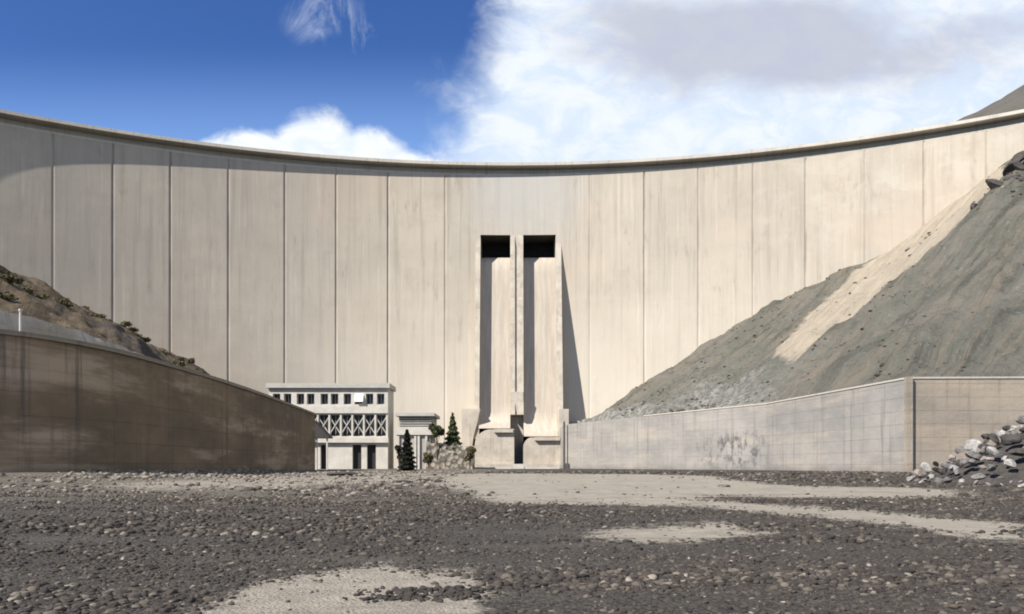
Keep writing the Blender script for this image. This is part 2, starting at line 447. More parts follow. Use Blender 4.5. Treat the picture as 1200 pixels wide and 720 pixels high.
def mat_stone(name):
    m = M(name, .9); t = m.attr('tint'); p = m.geo()
    x = m.n('ShaderNodeValToRGB'); m.L(t, x.inputs[0]); e = x.color_ramp.elements
    e[0].position = 0; e[0].color = (.022, .019, .017, 1); e[1].position = 1; e[1].color = (.46, .43, .38, 1)
    for pos_, c in ((.35, (.045, .037, .031)), (.65, (.080, .067, .053)), (.85, (.132, .112, .088)), (.95, (.25, .22, .18))):
        q = e.new(pos_); q.color = (*c, 1)
    col = m.mix(m.rng(m.noise(p, 30, 4, .7), .4, .7, 0, .4), x.outputs[0], (.05, .045, .04))
    m.base(col); return m.m
stone_mat = mat_stone('river_stone')

def scatter(n, d0, d1, s0, s1, sub, name, power=1.0, keep_sand=.03):
    d = np.sqrt(rng.uniform(d0 ** 2, d1 ** 2, n)) if power == 1 else rng.uniform(d0, d1, n)
    x = rng.uniform(-.72, .72, n) * d + rng.uniform(-3, 3, n)
    sm = sand_mask(x, d)
    # sorted bands: coarse drifts, silty strips between them
    band = fbm(x * .16 + 3, d * .55, 77, 4); fine = fbm(x * .9, d * .9, 78, 3)
    pale = ss(33, 60, d) * ss(6, -14, x)
    ok = rng.uniform(0, 1, n) < np.clip(.72 + 1.0 * band + .5 * fine, .22, 1) * np.clip(1.05 - 1.15 * sm, keep_sand, 1)
    ok &= ~((x > 42) & (d > 92)) & ~((x < -31) & (d > 50)) & ~((x < -28) & (d < 50) & (x < -(d * .1) - 28))
    band = band[ok]; sm = sm[ok]
    x, d, pale = x[ok], d[ok], pale[ok]; n = len(x)
    size = s0 + (s1 - s0) * rng.uniform(0, 1, n) ** 5.0
    size *= (1 - .35 * sm) * np.clip(1 + .9 * band, .55, 1.6)
    z = ground_z(x, d) + size * rng.uniform(-.25, .2, n)
    tint = np.clip(rng.beta(1.15, 1.95, n) * 1.0 + .30 * pale + .12 * ss(24, 48, d) + .22 * ss(22, 42, d) * ss(2, -8, x) + .10 * fbm(x * .25, d * .25, 5, 3) - .03, 0, .93)
    br = rng.uniform(0, 1, n) < .013; tint[br] = rng.uniform(.85, .97, br.sum())
    o = stones_mesh(name, np.stack([x, d, z], 1), size, tint, sub, stone_mat)
    struct(o, None, 'stuff'); return o
struct(scatter(76000, 5.5, 15, .008, .072, 2, 'gravel'), 'dark loose gravel close by on the river bed', 'stuff')
struct(scatter(125000, 14, 38, .018, .12, 1, 'gravel'), 'dark river gravel beyond the near sand patch', 'stuff')
struct(scatter(72000, 36, 100, .045, .26, 1, 'gravel'), 'coarse pale cobbles far up the river bed', 'stuff')

# clusters of darker pebbles lying on the near sand
n = 420
cx = rng.choice([-1.5, -1.2, -.85, -.6, -.95], n) + rng.normal(0, .22, n); cy = rng.choice([9.15, 9.4, 9.75], n) + rng.normal(0, .13, n)
sz = .012 + .055 * rng.uniform(0, 1, n) ** 2.5
o = stones_mesh('gravel', np.stack([cx, cy, ground_z(cx, cy) + sz * .2], 1), sz, rng.uniform(0, .40, n), 2, stone_mat)
struct(o, 'dark pebbles strewn over the near sand patch', 'stuff')

# ------------------------------------------------------------------ the arch dam
R, YC, HT = 249., -9., 87.9
def dam_pt(th, z, inset=0.):
    off = 3.0 * (1 - np.clip(z / HT, 0, 1)) ** 1.4 + inset        # toe stands a little further out than the crest
    return (R - off) * np.sin(th), YC + (R - off) * np.cos(th), z
J = np.radians([-45.5, -42.1, -38.7, -35.3, -31.9, -28.5, -25.3, -22.05, -18.6, -15.1, -11.8, -8.38, -4.54, 5.28, 8.94, 12.48, 15.97, 19.2, 22.7, 26.0, 29.3, 32.7, 36.1, 39.5, 43])
JW = np.array([.6, .6, .6, .6, .6, .6, 1, 1, .75, .75, .7, .9, .5, .25, .85, .6, .55, .8, .4, .8, .5, .6, .6, .6, .6])
SLOT = [(-9.3, -.5), (3.3, 12.9)]; SLOT_TOP, SILL = 69.7, 63.9
sl_th = [math.asin(x / (R - 1.0)) for s in SLOT for x in s]
TH0, TH1 = math.radians(-47.5), math.radians(44.5)
cols = set(np.round(np.linspace(TH0, TH1, 260), 6)) | set(sl_th)
gw = .21 / R
for j in J:
    cols = {c for c in cols if abs(c - j) > 3.2 * gw or c in sl_th}
    cols |= {j - 2.6 * gw, j - gw, j - .55 * gw, j + .55 * gw, j + gw, j + 2.6 * gw}
th = np.array(sorted(cols))
zs = np.array(sorted(set(np.round(np.linspace(-2, HT, 62), 3)) | {SLOT_TOP, 6.0}))
zs = np.array([z for z in zs if z in (SLOT_TOP, 6.0) or min(abs(z - SLOT_TOP), abs(z - 6.0)) > .3])
TH, ZZ = np.meshgrid(th, zs, indexing='ij')
dj = np.min(np.abs(TH[..., None] - J), -1); wj = JW[np.argmin(np.abs(TH[..., None] - J), -1)]
groove = np.where(dj < .7 * gw, -.20 * wj, 0.)
blk = np.searchsorted(J, TH) * 1.0
px_, py_, pz_ = dam_pt(TH, ZZ, groove)
V = np.stack([px_, py_, pz_], -1).reshape(-1, 3)
F = grid_faces(len(th), len(zs))
nz = len(zs)
tm = .5 * (th[:-1] + th[1:]); zm = .5 * (zs[:-1] + zs[1:])
hole = np.zeros((len(th) - 1, nz - 1), bool)
for a, b in ((sl_th[0], sl_th[1]), (sl_th[2], sl_th[3])):
    hole |= ((tm > a) & (tm < b))[:, None] & ((zm > 6.0) & (zm < SLOT_TOP))[None]
F = F[~hole.ravel()]
joint = np.clip(1 - dj / (2.6 * gw), 0, 1) ** .6 * wj
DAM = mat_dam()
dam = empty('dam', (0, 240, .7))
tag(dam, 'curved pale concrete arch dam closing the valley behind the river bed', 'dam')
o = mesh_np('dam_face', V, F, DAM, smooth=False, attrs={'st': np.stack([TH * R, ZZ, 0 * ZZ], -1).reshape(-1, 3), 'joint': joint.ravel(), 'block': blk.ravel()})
part(o, dam)

def arc_band(name, prof, mat, parent, n=200, t0=TH0, t1=TH1):
    """sweep a closed profile of (inset towards the valley, z) along the crest arc"""
    t = np.linspace(t0, t1, n); k = len(prof)
    V = []; S = []
    for a in t:
        for (i, z) in prof:
            V.append(((R - i) * math.sin(a), YC + (R - i) * math.cos(a), z)); S.append((a * R, z + i, 0))
    F = [(i * k + j, (i + 1) * k + j, (i + 1) * k + (j + 1) % k, i * k + (j + 1) % k) for i in range(n - 1) for j in range(k)]
    F += [tuple(range(k)), tuple((n - 1) * k + j for j in range(k - 1, -1, -1))]
    me = bpy.data.meshes.new(name); me.from_pydata(V, [], F)
    me.attributes.new('st', 'FLOAT_VECTOR', 'POINT').data.foreach_set('vector', np.array(S, np.float32).ravel())
    bm = bmesh.new(); bm.from_mesh(me); bmesh.ops.recalc_face_normals(bm, faces=bm.faces); bm.to_mesh(me); bm.free()
    me.materials.append(mat); o = link(name, me); return part(o, parent)
crest_mat = mat_wall('crest_concrete', (.46, .43, .37), (.38, .355, .31), (.42, .39, .34), .8, .35, 14.8)
arc_band('body', [(-1.6, 77), (-1.6, 89.65), (-10, 89.65), (-27, -2), (-21, -2), (-17.5, 72)], crest_mat, dam)
ledge = arc_band('ledge', [(.002, HT - .45), (-1.55, HT - .45), (-1.55, HT), (.06, HT)], crest_mat, dam)
slab = arc_band('crest_slab', [(2.0, 89.7), (2.0, 90.05), (-10, 90.05), (-10, 89.7)], crest_mat, dam)
arc_band('parapet', [(1.93, 90.052), (1.6, 90.052), (1.6, 90.6), (1.93, 90.6)], crest_mat, dam)

# spillway chutes set into the dam: tunnel mouth, sloping floor, fin walls, flip bucket
cm_ = M('chute_concrete', .92); p = cm_.geo()
c_ = cm_.mix(cm_.rng(cm_.noise(p, .3, 6, .65), .35, .65), (.45, .405, .335), (.36, .32, .265))
c_ = cm_.mix(cm_.rng(cm_.noise(cm_.mapv(p, (.9, .9, .05)), 1, 6, .7), .5, .72, 0, .6), c_, (.22, .195, .16))
c_ = cm_.mix(cm_.rng(cm_.noise(cm_.mapv(p, (.25, .25, .3), (7, 3, 1)), 1, 6, .7), .52, .66, 0, .55), c_, (.26, .225, .185))
cm_.base(c_); cm_.bump(cm_.noise(p, 1.2, 7, .7), .08, .6); conc = cm_.m
chute_m = M('chute_floor_concrete', .9); p = chute_m.geo()
c_ = chute_m.mix(chute_m.rng(chute_m.noise(chute_m.mapv(p, (.9, .3, .05)), 1, 6, .7), .35, .65), (.42, .372, .31), (.345, .30, .245))
chute_m.base(c_); chute_m.bump(chute_m.noise(p, 1, 6), .05)
floor_m = chute_m.m
dark_m = mat_plain('gate_steel', (.03, .028, .026), (.02, .02, .02), 1, .7)
def face_y(z): return YC + R - 3.0 * (1 - min(max(z / HT, 0), 1)) ** 1.4
FACE = 240.0
def fin_p(z): return max(0.0, 8.4 * (SLOT_TOP - z) / (SLOT_TOP - 14)) if z > 14 else 8.4
def fin(x0, x1, zlow, name='side_wall', par=None):
    zz = [SLOT_TOP + .0] + list(np.linspace(SLOT_TOP - 1, zlow, 14))
    poly = [(face_y(SLOT_TOP) + 14, SLOT_TOP)] + [(face_y(z) - fin_p(z) - .003, z) for z in zz] + [(face_y(zlow) + 14, zlow)]
    return part(MB().extrude(poly, 'x', x0, x1).build(name, conc), par)
shaded = mat_plain('shade_black_concrete', (.06, .053, .045), (.035, .031, .027), .8, .95)  # tunnel mouth's deep shade put into the roof colour
blocks = [(-10.2, .6, 11.6, 7.4, 5.0), (3.1, 13.4, 9.4, 6.6, 2.8)]     # x0, x1, top, left edge top, shoulder width
for (a, b), (x0, x1, zt, ze, sw) in zip(SLOT, blocks):
    ch = empty('spillway_chute', (.5 * (a + b), 232, .7)); part(ch, dam)
    # floor as a grid: in the tunnel, over the sill, down the face, out to the lip
    pr = [(FACE + 13, SILL + .4), (FACE + 3.6, SILL + .1), (FACE + 3.0, SILL - .6)]
    for z in np.linspace(SILL - 2, 17, 16): pr.append((face_y(z) - fin_p(z) + 3.35, z))
    yb = pr[-1][0]
    for k in range(1, 9):
        q = k / 8; pr.append((yb - 11.2 * q ** 1.5, 17 - (17 - zt - .12) * (1 - (1 - q) ** 2.0)))
    xs = np.linspace(a + .004, b - .004, 8)
    V = [(x, y, z) for (y, z) in pr for x in xs]
    def chp(o): return part(o, ch)
    o = mesh_np('chute_floor', V, grid_faces(len(pr), 8), floor_m, smooth=True); o.parent = ch
    o.matrix_parent_inverse = Matrix.Translation(ch.location + Vector((0, 0, 0))).inverted()
    # tunnel: roof and gate
    o = MB().box(a - .6, b + .6, face_y(SLOT_TOP) + .02, FACE + 14, SLOT_TOP, SLOT_TOP + .8).build('tunnel_roof', shaded); o.parent = ch; o.matrix_parent_inverse = Matrix.Translation(ch.location).inverted()
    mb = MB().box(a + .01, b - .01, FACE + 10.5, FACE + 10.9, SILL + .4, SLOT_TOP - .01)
    for k in range(4):
        zz = SILL + 1 + k * 1.45; mb.box(a + .02, b - .02, FACE + 10.1, FACE + 10.497, zz, zz + .25)
    o = mb.build('gate', dark_m); o.parent = ch; o.matrix_parent_inverse = Matrix.Translation(ch.location).inverted()
    # bucket block with its rounded left shoulder
    poly = [(x0, -.5), (x0, ze)]
    for k in range(1, 8):
        q = k / 7 * PI / 2; poly.append((x0 + sw * (1 - math.cos(q)), ze + (zt - ze) * math.sin(q)))
    poly += [(x1, zt), (x1, -.5)]
    o = MB().extrude(poly, 'y', 222.2, 238.0).build('flip_bucket', conc); o.parent = ch; o.matrix_parent_inverse = Matrix.Translation(ch.location).inverted()
    lip = MB().box(x0 + sw + .3, x1 - .3, 221.3, 222.19, zt - 1.0, zt - .05).build('lip', conc)
    lip.parent = ch; lip.matrix_parent_inverse = Matrix.Translation(ch.location).inverted()
    plin = MB().box(x0 + .4, x1 - .2, 220.9, 222.19, -.4, 2.0).build('plinth', conc)
    plin.parent = ch; plin.matrix_parent_inverse = Matrix.Translation(ch.location).inverted()
pier = empty('pier', (0, 236, .7)); part(pier, dam)
def to(o, p): o.parent = p; o.matrix_parent_inverse = Matrix.Translation(p.location).inverted(); return o
def rawfin(x0, x1, zlow, name='side_wall', w=14):
    zz = [SLOT_TOP] + list(np.linspace(SLOT_TOP - 1, zlow, 14))
    poly = [(FACE + w, SLOT_TOP)] + [(face_y(z) - fin_p(z) - .003, z) for z in zz] + [(FACE + w, zlow)]
    return MB().extrude(poly, 'x', x0, x1).build(name, conc)
to(rawfin(-10.7, -9.3, 9), pier); to(rawfin(-.5, .85, 16), pier); to(rawfin(1.75, 3.3, 16), pier); to(rawfin(12.9, 14.5, 11), pier)
zz = [SLOT_TOP - .003] + list(np.linspace(SLOT_TOP - 1, 16, 14))
to(MB().extrude([(FACE + 13.9, SLOT_TOP - .003)] + [(face_y(z) - max(fin_p(z) - .55, -.3), z) for z in zz] + [(FACE + 13.9, 16)], 'x', .852, 1.748).build('infill', conc), pier)
to(MB().box(-.4, 3.2, face_y(20) - 7.6, FACE, 16.5, 22.5).build('cross_wall', conc), pier)
to(MB().box(-.5, 3.3, face_y(10) - 3.0, FACE + 1, -.3, 15.9).build('cross_wall', conc), pier)
# abutment blocks at the fin feet
to(MB().extrude([(-14.2, 17.6), (-8.9, 17.6), (-9.6, 14), (-10.8, 9.5), (-12.2, -.4), (-14.2, -.4)], 'y', 228.6, 239.5).build('foot_block', conc, None, .12), pier)
to(MB().box(13.0, 15.8, 224.0, 238.5, -.4, 17.2).build('foot_block', conc, None, .12), pier)
to(MB().box(15.8, 22.2, 230.0, 238.9, -.4, 14.2).build('foot_block', conc, None, .12), pier)

# ------------------------------------------------------------------ walls along the river
def chaikin(P, n=2, keep=()):
    P = [np.array(p, float) for p in P]
    for _ in range(n):
        Q = [P[0]]
        for a, b in zip(P[:-1], P[1:]): Q += [.75 * a + .25 * b, .25 * a + .75 * b]
        Q.append(P[-1]); P = Q
    return np.array(P)
def resample(P, step):
    P = np.asarray(P, float); L = np.r_[0, np.cumsum(np.linalg.norm(np.diff(P[:, :2], axis=0), axis=1))]
    n = max(2, int(L[-1] / step)); s = np.linspace(0, L[-1], n + 1)
    # keep the corners
    s = np.unique(np.round(np.r_[s, L], 4))
    return np.stack([np.interp(s, L, P[:, k]) for k in range(P.shape[1])], 1), s
def wall(name, path, mat, side, thick=1.2, z0=-.5, step=1.5, rows=8, wob=.0, batter=0.):
    """path rows are (x, y, top); side=+1: solid lies to the left of the walking direction"""
    P, s = resample(path, step)
    T = np.gradient(P[:, :2], axis=0); T /= np.linalg.norm(T, axis=1)[:, None]
    N = np.stack([-T[:, 1], T[:, 0]], 1) * side                # towards the fill
    V = []; S = []; n = len(P)
    q = np.linspace(0, 1, rows)
    for i in range(n):
        top = P[i, 2]
        for r in q:
            off = batter * r + wob * float(fbm(s[i] * .3, r * top * .5, 9, 2))
            V.append((P[i, 0] + N[i, 0] * off, P[i, 1] + N[i, 1] * off, z0 + (top - z0) * r)); S.append((s[i], z0 + (top - z0) * r, 0))
        V.append((P[i, 0] + N[i, 0] * (thick + batter), P[i, 1] + N[i, 1] * (thick + batter), top)); S.append((s[i], top + thick, 0))
        V.append((P[i, 0] + N[i, 0] * (thick + batter), P[i, 1] + N[i, 1] * (thick + batter), z0)); S.append((s[i], z0, 0))
    k = rows + 2
    F = [(i * k + j, (i + 1) * k + j, (i + 1) * k + (j + 1) % k, i * k + (j + 1) % k) for i in range(n - 1) for j in range(k)]
    F += [tuple(range(k)), tuple((n - 1) * k + j for j in range(k - 1, -1, -1))]
    me = bpy.data.meshes.new(name); me.from_pydata(V, [], F)
    S = np.array(S, np.float32)
    me.attributes.new('st', 'FLOAT_VECTOR', 'POINT').data.foreach_set('vector', S.ravel())
    bm = bmesh.new(); bm.from_mesh(me); bmesh.ops.recalc_face_normals(bm, faces=bm.faces); bm.to_mesh(me); bm.free()
    me.materials.append(mat); return link(name, me), P, s, S
def coping(name, path, mat, side, over=.22, thick=1.6, h=.35, lift=.003):
    P, s = resample(path, 2.0)
    T = np.gradient(P[:, :2], axis=0); T /= np.linalg.norm(T, axis=1)[:, None]
    N = np.stack([-T[:, 1], T[:, 0]], 1) * side
    V = []; S = []
    for i in range(len(P)):
        for o_, z in ((-over, 0), (-over, h), (thick, h), (thick, 0)):
            V.append((P[i, 0] + N[i, 0] * o_, P[i, 1] + N[i, 1] * o_, P[i, 2] + lift + z)); S.append((s[i], 6 + z + o_, 0))
    n = len(P); k = 4
    F = [(i * k + j, (i + 1) * k + j, (i + 1) * k + (j + 1) % k, i * k + (j + 1) % k) for i in range(n - 1) for j in range(k)] + [(0, 1, 2, 3), tuple((n - 1) * k + j for j in (3, 2, 1, 0))]
    me = bpy.data.meshes.new(name); me.from_pydata(V, [], F)
    me.attributes.new('st', 'FLOAT_VECTOR', 'POINT').data.foreach_set('vector', np.array(S, np.float32).ravel())
    bm = bmesh.new(); bm.from_mesh(me); bmesh.ops.recalc_face_normals(bm, faces=bm.faces); bm.to_mesh(me); bm.free()
    me.materials.append(mat); return link(name, me)

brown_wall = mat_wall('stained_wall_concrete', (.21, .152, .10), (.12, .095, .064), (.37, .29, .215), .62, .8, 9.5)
def with_top(P, z):
    P = np.asarray(P, float); return np.c_[P, np.full(len(P), z)]
pathL = with_top(chaikin([(-80, 34), (-46, 45), (-34, 52.5), (-30.9, 58.5), (-30, 69), (-30.4, 94), (-33.6, 136)], 2), 10.2)
pathL = np.r_[pathL, [[-34.0, 140, 10.2], [-37, 141.2, 10.2]]]
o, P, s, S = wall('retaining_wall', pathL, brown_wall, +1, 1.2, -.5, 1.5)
tag(o, 'dark brown stain-streaked concrete retaining wall in shade on the side of the powerhouse', 'wall')
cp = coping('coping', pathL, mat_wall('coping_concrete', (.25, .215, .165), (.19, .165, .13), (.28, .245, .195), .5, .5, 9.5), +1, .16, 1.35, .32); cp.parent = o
# drain hole low on the wall
dh = MB().tube((-33.6, 55.6, 7.0), (-34.6, 55.6, 7.0), .34, .34, 14).build('drain_hole', dark_m); dh.parent = o

pale_wall = mat_wall('river_wall_concrete', (.30, .282, .256), (.215, .208, .193), (.33, .293, .248), .62, .7, 11, .9, dark=(.115, .106, .098))
tan_wall = mat_wall('tan_wall_concrete', (.31, .27, .215), (.215, .190, .155), (.34, .28, .215), .62, .65, 13, dark=(.12, .098, .078))
pathR = [(13.2, 224, 12.0), (13.6, 206, 12.0), (28, 172.5, 12.0), (43, 137, 11.9), (47.4, 97, 11.9)]
o, P, s, S = wall('retaining_wall', pathR, pale_wall, +1, 1.2, -.5, 1.2, 10)
wet = np.clip(ss(66, 84, S[:, 0]) * ss(95, 90, S[:, 0]) * ss(8.5, 6, S[:, 1]) * ss(.3, 2, S[:, 1]), 0, 1)

o.data.attributes.new('wet', 'FLOAT', 'POINT').data.foreach_set('value', wet.astype(np.float32))
tag(o, 'long pale grey concrete river wall running from the spillway to the tan wall corner', 'wall')
cp = coping('coping', pathR[2:], crest_mat, +1, .10, 1.3, .22); cp.parent = o
pathT = [(47.402, 96.99, 11.9), (85, 98.5, 12.2), (140, 97, 13)]
o, P, s, S = wall('retaining_wall', pathT, tan_wall, +1, 1.2, -.5, 1.4, 10)
tag(o, 'tan square-on concrete wall behind the heap of broken rock', 'wall')
cp = coping('coping', pathT, crest_mat, +1, .10, 1.3, .22); cp.parent = o
cr = MB().box(47.05, 47.75, 96.55, 97.3, -.5, 12.118).build('corner_pilaster', tan_wall); cr.parent = o
me = cr.data; me.attributes.new('st', 'FLOAT_VECTOR', 'POINT').data.foreach_set('vector', np.array([(v.co.x + v.co.y, v.co.z, 0) for v in me.vertices], np.float32).ravel())

# upper pale wall on the left bank with buttress ribs
upper_mat = mat_wall('weathered_pale_stone', (.42, .38, .325), (.23, .205, .17), (.50, .46, .40), .9, .8, 2.6, dark=(.17, .15, .125))
pathU = with_top(chaikin([(-75, 42), (-52, 50), (-40.5, 56), (-35.8, 64), (-34.6, 76), (-34.6, 98)], 2), 0)
pathU, _ = resample(pathU, .7)
pathU[:, 2] = np.interp(pathU[:, 1], [42, 58, 76, 98], [14.2, 13.5, 12.3, 10.9]) + .42 * fbm(pathU[:, 1] * .5, pathU[:, 0] * .5, 7, 3)
o, P, s, S = wall('retaining_wall', pathU, upper_mat, +1, .8, 9.6, .7, 8, .45, 1.0)
tag(o, 'low weathered pale stone wall above the dark wall, under the brown slope', 'wall')
po = MB().tube((-35.3, 58.2, 9.9), (-35.3, 58.2, 12.6), .09, .08, 10); po.box(-35.55, -35.05, 57.95, 58.45, 9.9, 10.6); po.tube((-35.3, 58.2, 12.6), (-35.3, 58.2, 12.75), .12, .12, 10)
tag(po.build('marker_post', mat_plain('white_paint', (.50, .48, .45), (.38, .36, .33), 3)), 'slim white post standing on the ledge of the dark wall', 'post')
# fill behind the dark wall, up to the upper wall
gapmat = mat_plain('bank_soil', (.20, .175, .135), (.12, .105, .085), .8, .97, .2)
V = []
PL, _ = resample(pathL[:-2], 3); PU, _ = resample(pathU, 3)
n = 40
for i in range(n):
    a = PL[int(i / (n - 1) * (len(PL) - 1))]; b = PU[int(i / (n - 1) * (len(PU) - 1))]
    V += [(a[0] - .7, a[1] + .3, 10.15), (b[0] - .6, b[1] + .2, 9.95)]
struct(mesh_np('bank', V, grid_faces(n, 2), gapmat), 'narrow earth ledge on top of the dark wall')

# ------------------------------------------------------------------ hillsides
def ruled(rows, nu, nv, amp, seed, skew=0.):
    """rows: list of polylines (same length) from low to high; linear between them"""
    rows = [np.array(r, float) for r in rows]; m_ = len(rows[0])
    u = np.linspace(0, m_ - 1, nu); v = np.linspace(0, len(rows) - 1, nv)
    K = np.stack([np.stack([np.interp(u, np.arange(m_), r[:, k]) for k in range(3)], 1) for r in rows])   # rows,nu,3
    iv = np.clip(v.astype(int), 0, len(rows) - 2); fv = v - iv
    Pt = K[iv] * (1 - fv)[:, None, None] + K[iv + 1] * fv[:, None, None]     # nv,nu,3
    Pt = Pt.transpose(1, 0, 2)
    U, Vv = np.meshgrid(u, v, indexing='ij')
    fade = ss(0, .10, Vv)
    x, y = Pt[..., 0], Pt[..., 1]
    su = np.cumsum(np.r_[0, np.linalg.norm(np.diff(K[0] + K[-1], axis=0), axis=1) / 2])
    SU = su[:, None] + 0 * Vv
    Lm = np.linalg.norm(K[-1] - K[0], axis=1).mean()
    SU = SU - skew * Vv * Lm / (len(rows) - 1)                 # gullies run down at a slant
    gul = fbm(SU * .10, Vv * 1.1, seed + 5, 5)
    Pt[..., 2] += fade * amp * (1.2 * fbm(x * .05, y * .05, seed, 4) + 1.5 * gul + .5 * fbm(x * .35, y * .35, seed + 9, 4))
    st = np.stack([SU, Vv * Lm / (len(rows) - 1), 0 * Vv], -1)
    return Pt, st, U, Vv

Brow = [(15.4, 206, 11.2), (29.5, 173.5, 11.4), (37, 156, 11.4), (44.4, 138, 11.4), (48.7, 98.8, 11.4), (60, 99.5, 11.9), (75, 100, 12.6), (100, 100, 18), (150, 98, 25), (210, 60, 30)]
Crow = [(24.3, 238.5, 15.8), (42.6, 236.3, 28.5), (61.2, 232.2, 38.4), (80.6, 226.8, 50.5), (101.7, 218.4, 59.0), (123.3, 207.3, 76.7), (129, 204.2, 80.5), (147, 193, 97), (205, 180, 135), (290, 130, 150)]
Drow = [(c[0] + 3.2, c[1] + 9.0, c[2] + 3.0) for c in Crow]
Pt, st, U, Vv = ruled([Brow, Crow], 330, 210, 2.0, 60, .5)
# keep the joint with the dam tidy, then run on into it
endf = ss(1.0, .93, Vv)
base, _, _, _ = ruled([Brow, Crow], 330, 210, 0, 60, .5)
Pt[..., 2] = base[..., 2] + (Pt[..., 2] - base[..., 2]) * (.35 + .65 * endf)
tail = Pt[:, -1:, :] + np.array([3.2, 9.0, 2.5])
Pt = np.concatenate([Pt, tail], 1); st = np.concatenate([st, st[:, -1:] + np.array([0, 9, 0])], 1); 
x, y = Pt[..., 0], Pt[..., 1]
#STRIP
STRIP = [(126, 214), (124.4, 206.7), (119.5, 194.2), (109.9, 186.6), (102.1, 180.9), (92.3, 175.1), (81.8, 172.5), (69.3, 165.5), (54.5, 153.7), (52.2, 162.4), (56.5, 178.0), (68.9, 189.9), (84.2, 204.8), (104, 221), (106, 232)]
jx = x + 2.2 * fbm(x * .22, y * .22, 31, 5); jy = y + 2.2 * fbm(x * .22, y * .22, 37, 5)
pale = sum(inside(jx + 1.7 * math.sqrt((q + .5) / 12) * math.cos(2.4 * q), jy + 1.7 * math.sqrt((q + .5) / 12) * math.sin(2.4 * q), STRIP) * 1.0 for q in range(12)) / 12
pale *= .55 + .45 * ss(50, 66, x)                                  # thins out towards its foot
hp = np.stack([x, y, Pt[..., 2]], -1)
vv = np.concatenate([Vv, Vv[:, -1:]], 1); uu = np.concatenate([U, U[:, -1:]], 1)
scree = ss(.42, .05, vv + .25 * fbm(x * .12, y * .12, 71, 3)) * ss(3.6, 2.2, uu) * .9
dark = np.clip(ss(.05, .35, fbm(x * .16, y * .16, 91, 4) - .02 + 1.0 * np.exp(-(((x - 124) / 7) ** 2 + ((y - 194) / 7) ** 2)) - .62), 0, 1) * ss(2.5, 4.3, uu)
dark *= (1 - pale)
HILL_R = mat_hill('right_slope', (.114, .117, .094), (.166, .155, .129), (.195, .163, .122), .8)
o = mesh_np('hill', hp.reshape(-1, 3), grid_faces(*Pt.shape[:2]), HILL_R, smooth=True,
            attrs={'st': st.reshape(-1, 3), 'pale': pale.ravel(), 'scree': scree.ravel(), 'dark': dark.ravel()})
struct(o, 'bare grey-green hillside rising to the right end of the dam')
hill_pts = Pt.copy(); hill_pale = pale

Wrow = [(-85, 43, 13.9), (-42, 57.2, 13.0), (-37, 65.5, 12.6), (-35.6, 78, 11.9), (-35.6, 98, 10.7), (-38, 124, 10.4), (-46, 150, 6), (-62, 176, 3)]
Grow = [(-112, 80, 33), (-63, 95, 26.2), (-60.5, 108, 24.6), (-58.5, 120, 23.0), (-59, 140, 20.6), (-59.5, 158, 17), (-62, 176, 12), (-66, 190, 8)]
Erow = [(-190, 160, 70), (-129.5, 203, 49), (-117, 209, 43), (-106, 215, 37), (-95, 221, 28.5), (-84, 226, 20), (-76, 230, 12), (-70, 234, 6)]
Pt, st, U, Vv = ruled([Wrow, Grow, Erow], 260, 220, 1.5, 120)
Pt2 = np.concatenate([Pt, Pt[:, -1:, :] + np.array([-3, 12, 2])], 1); st2 = np.concatenate([st, st[:, -1:]], 1); z1 = np.zeros(Pt2.shape[:2])
x, y = Pt2[..., 0], Pt2[..., 1]
vv = np.concatenate([Vv, Vv[:, -1:]], 1)
dark = np.clip(ss(.0, .35, fbm(x * .35, y * .2, 5, 4)), 0, 1) * .8 * ss(1.3, .9, vv)
HILL_L = mat_hill('left_slope', (.092, .066, .038), (.125, .096, .06), (.20, .158, .102), .7)
o = mesh_np('hill', Pt2.reshape(-1, 3), grid_faces(*Pt2.shape[:2]), HILL_L, smooth=True,
            attrs={'st': st2.reshape(-1, 3), 'pale': z1.ravel(), 'scree': z1.ravel(), 'dark': dark.ravel()})
struct(o, 'brown rocky slope above the dark wall')
left_surface = Pt

def cone_hill(cx, cy, H, k, rad, seed, label):
    r = np.linspace(0, rad, 60); a = np.linspace(0, 2 * PI, 121)
    A, Rr = np.meshgrid(a, r, indexing='ij')
    x = cx + Rr * np.cos(A); y = cy + Rr * np.sin(A)
    z = H - k * Rr + 14 * fbm(x * .012, y * .012, seed, 5) + 5 * fbm(np.cos(A) * 6 + x * .002, np.sin(A) * 6, seed + 3, 3)
    z = np.where(np.hypot(x, y - YC) < R + 14, -25., z)           # the valley below the dam is not part of this hill
    V = np.stack([x, y, z], -1).reshape(-1, 3); zz = np.zeros(V.shape[0])
    o = mesh_np('hill', V, grid_faces(121, 60, True), HILL_R, smooth=True, attrs={'st': np.stack([A * rad, Rr, 0 * Rr], -1).reshape(-1, 3), 'pale': zz, 'scree': zz, 'dark': zz + .35})
    struct(o, label)
cone_hill(430, 425, 287, .56, 560, 7, 'dark hilltop beyond the right end of the crest')
cone_hill(-560, 430, 255, .5, 520, 8, 'hill beyond the left end of the dam')

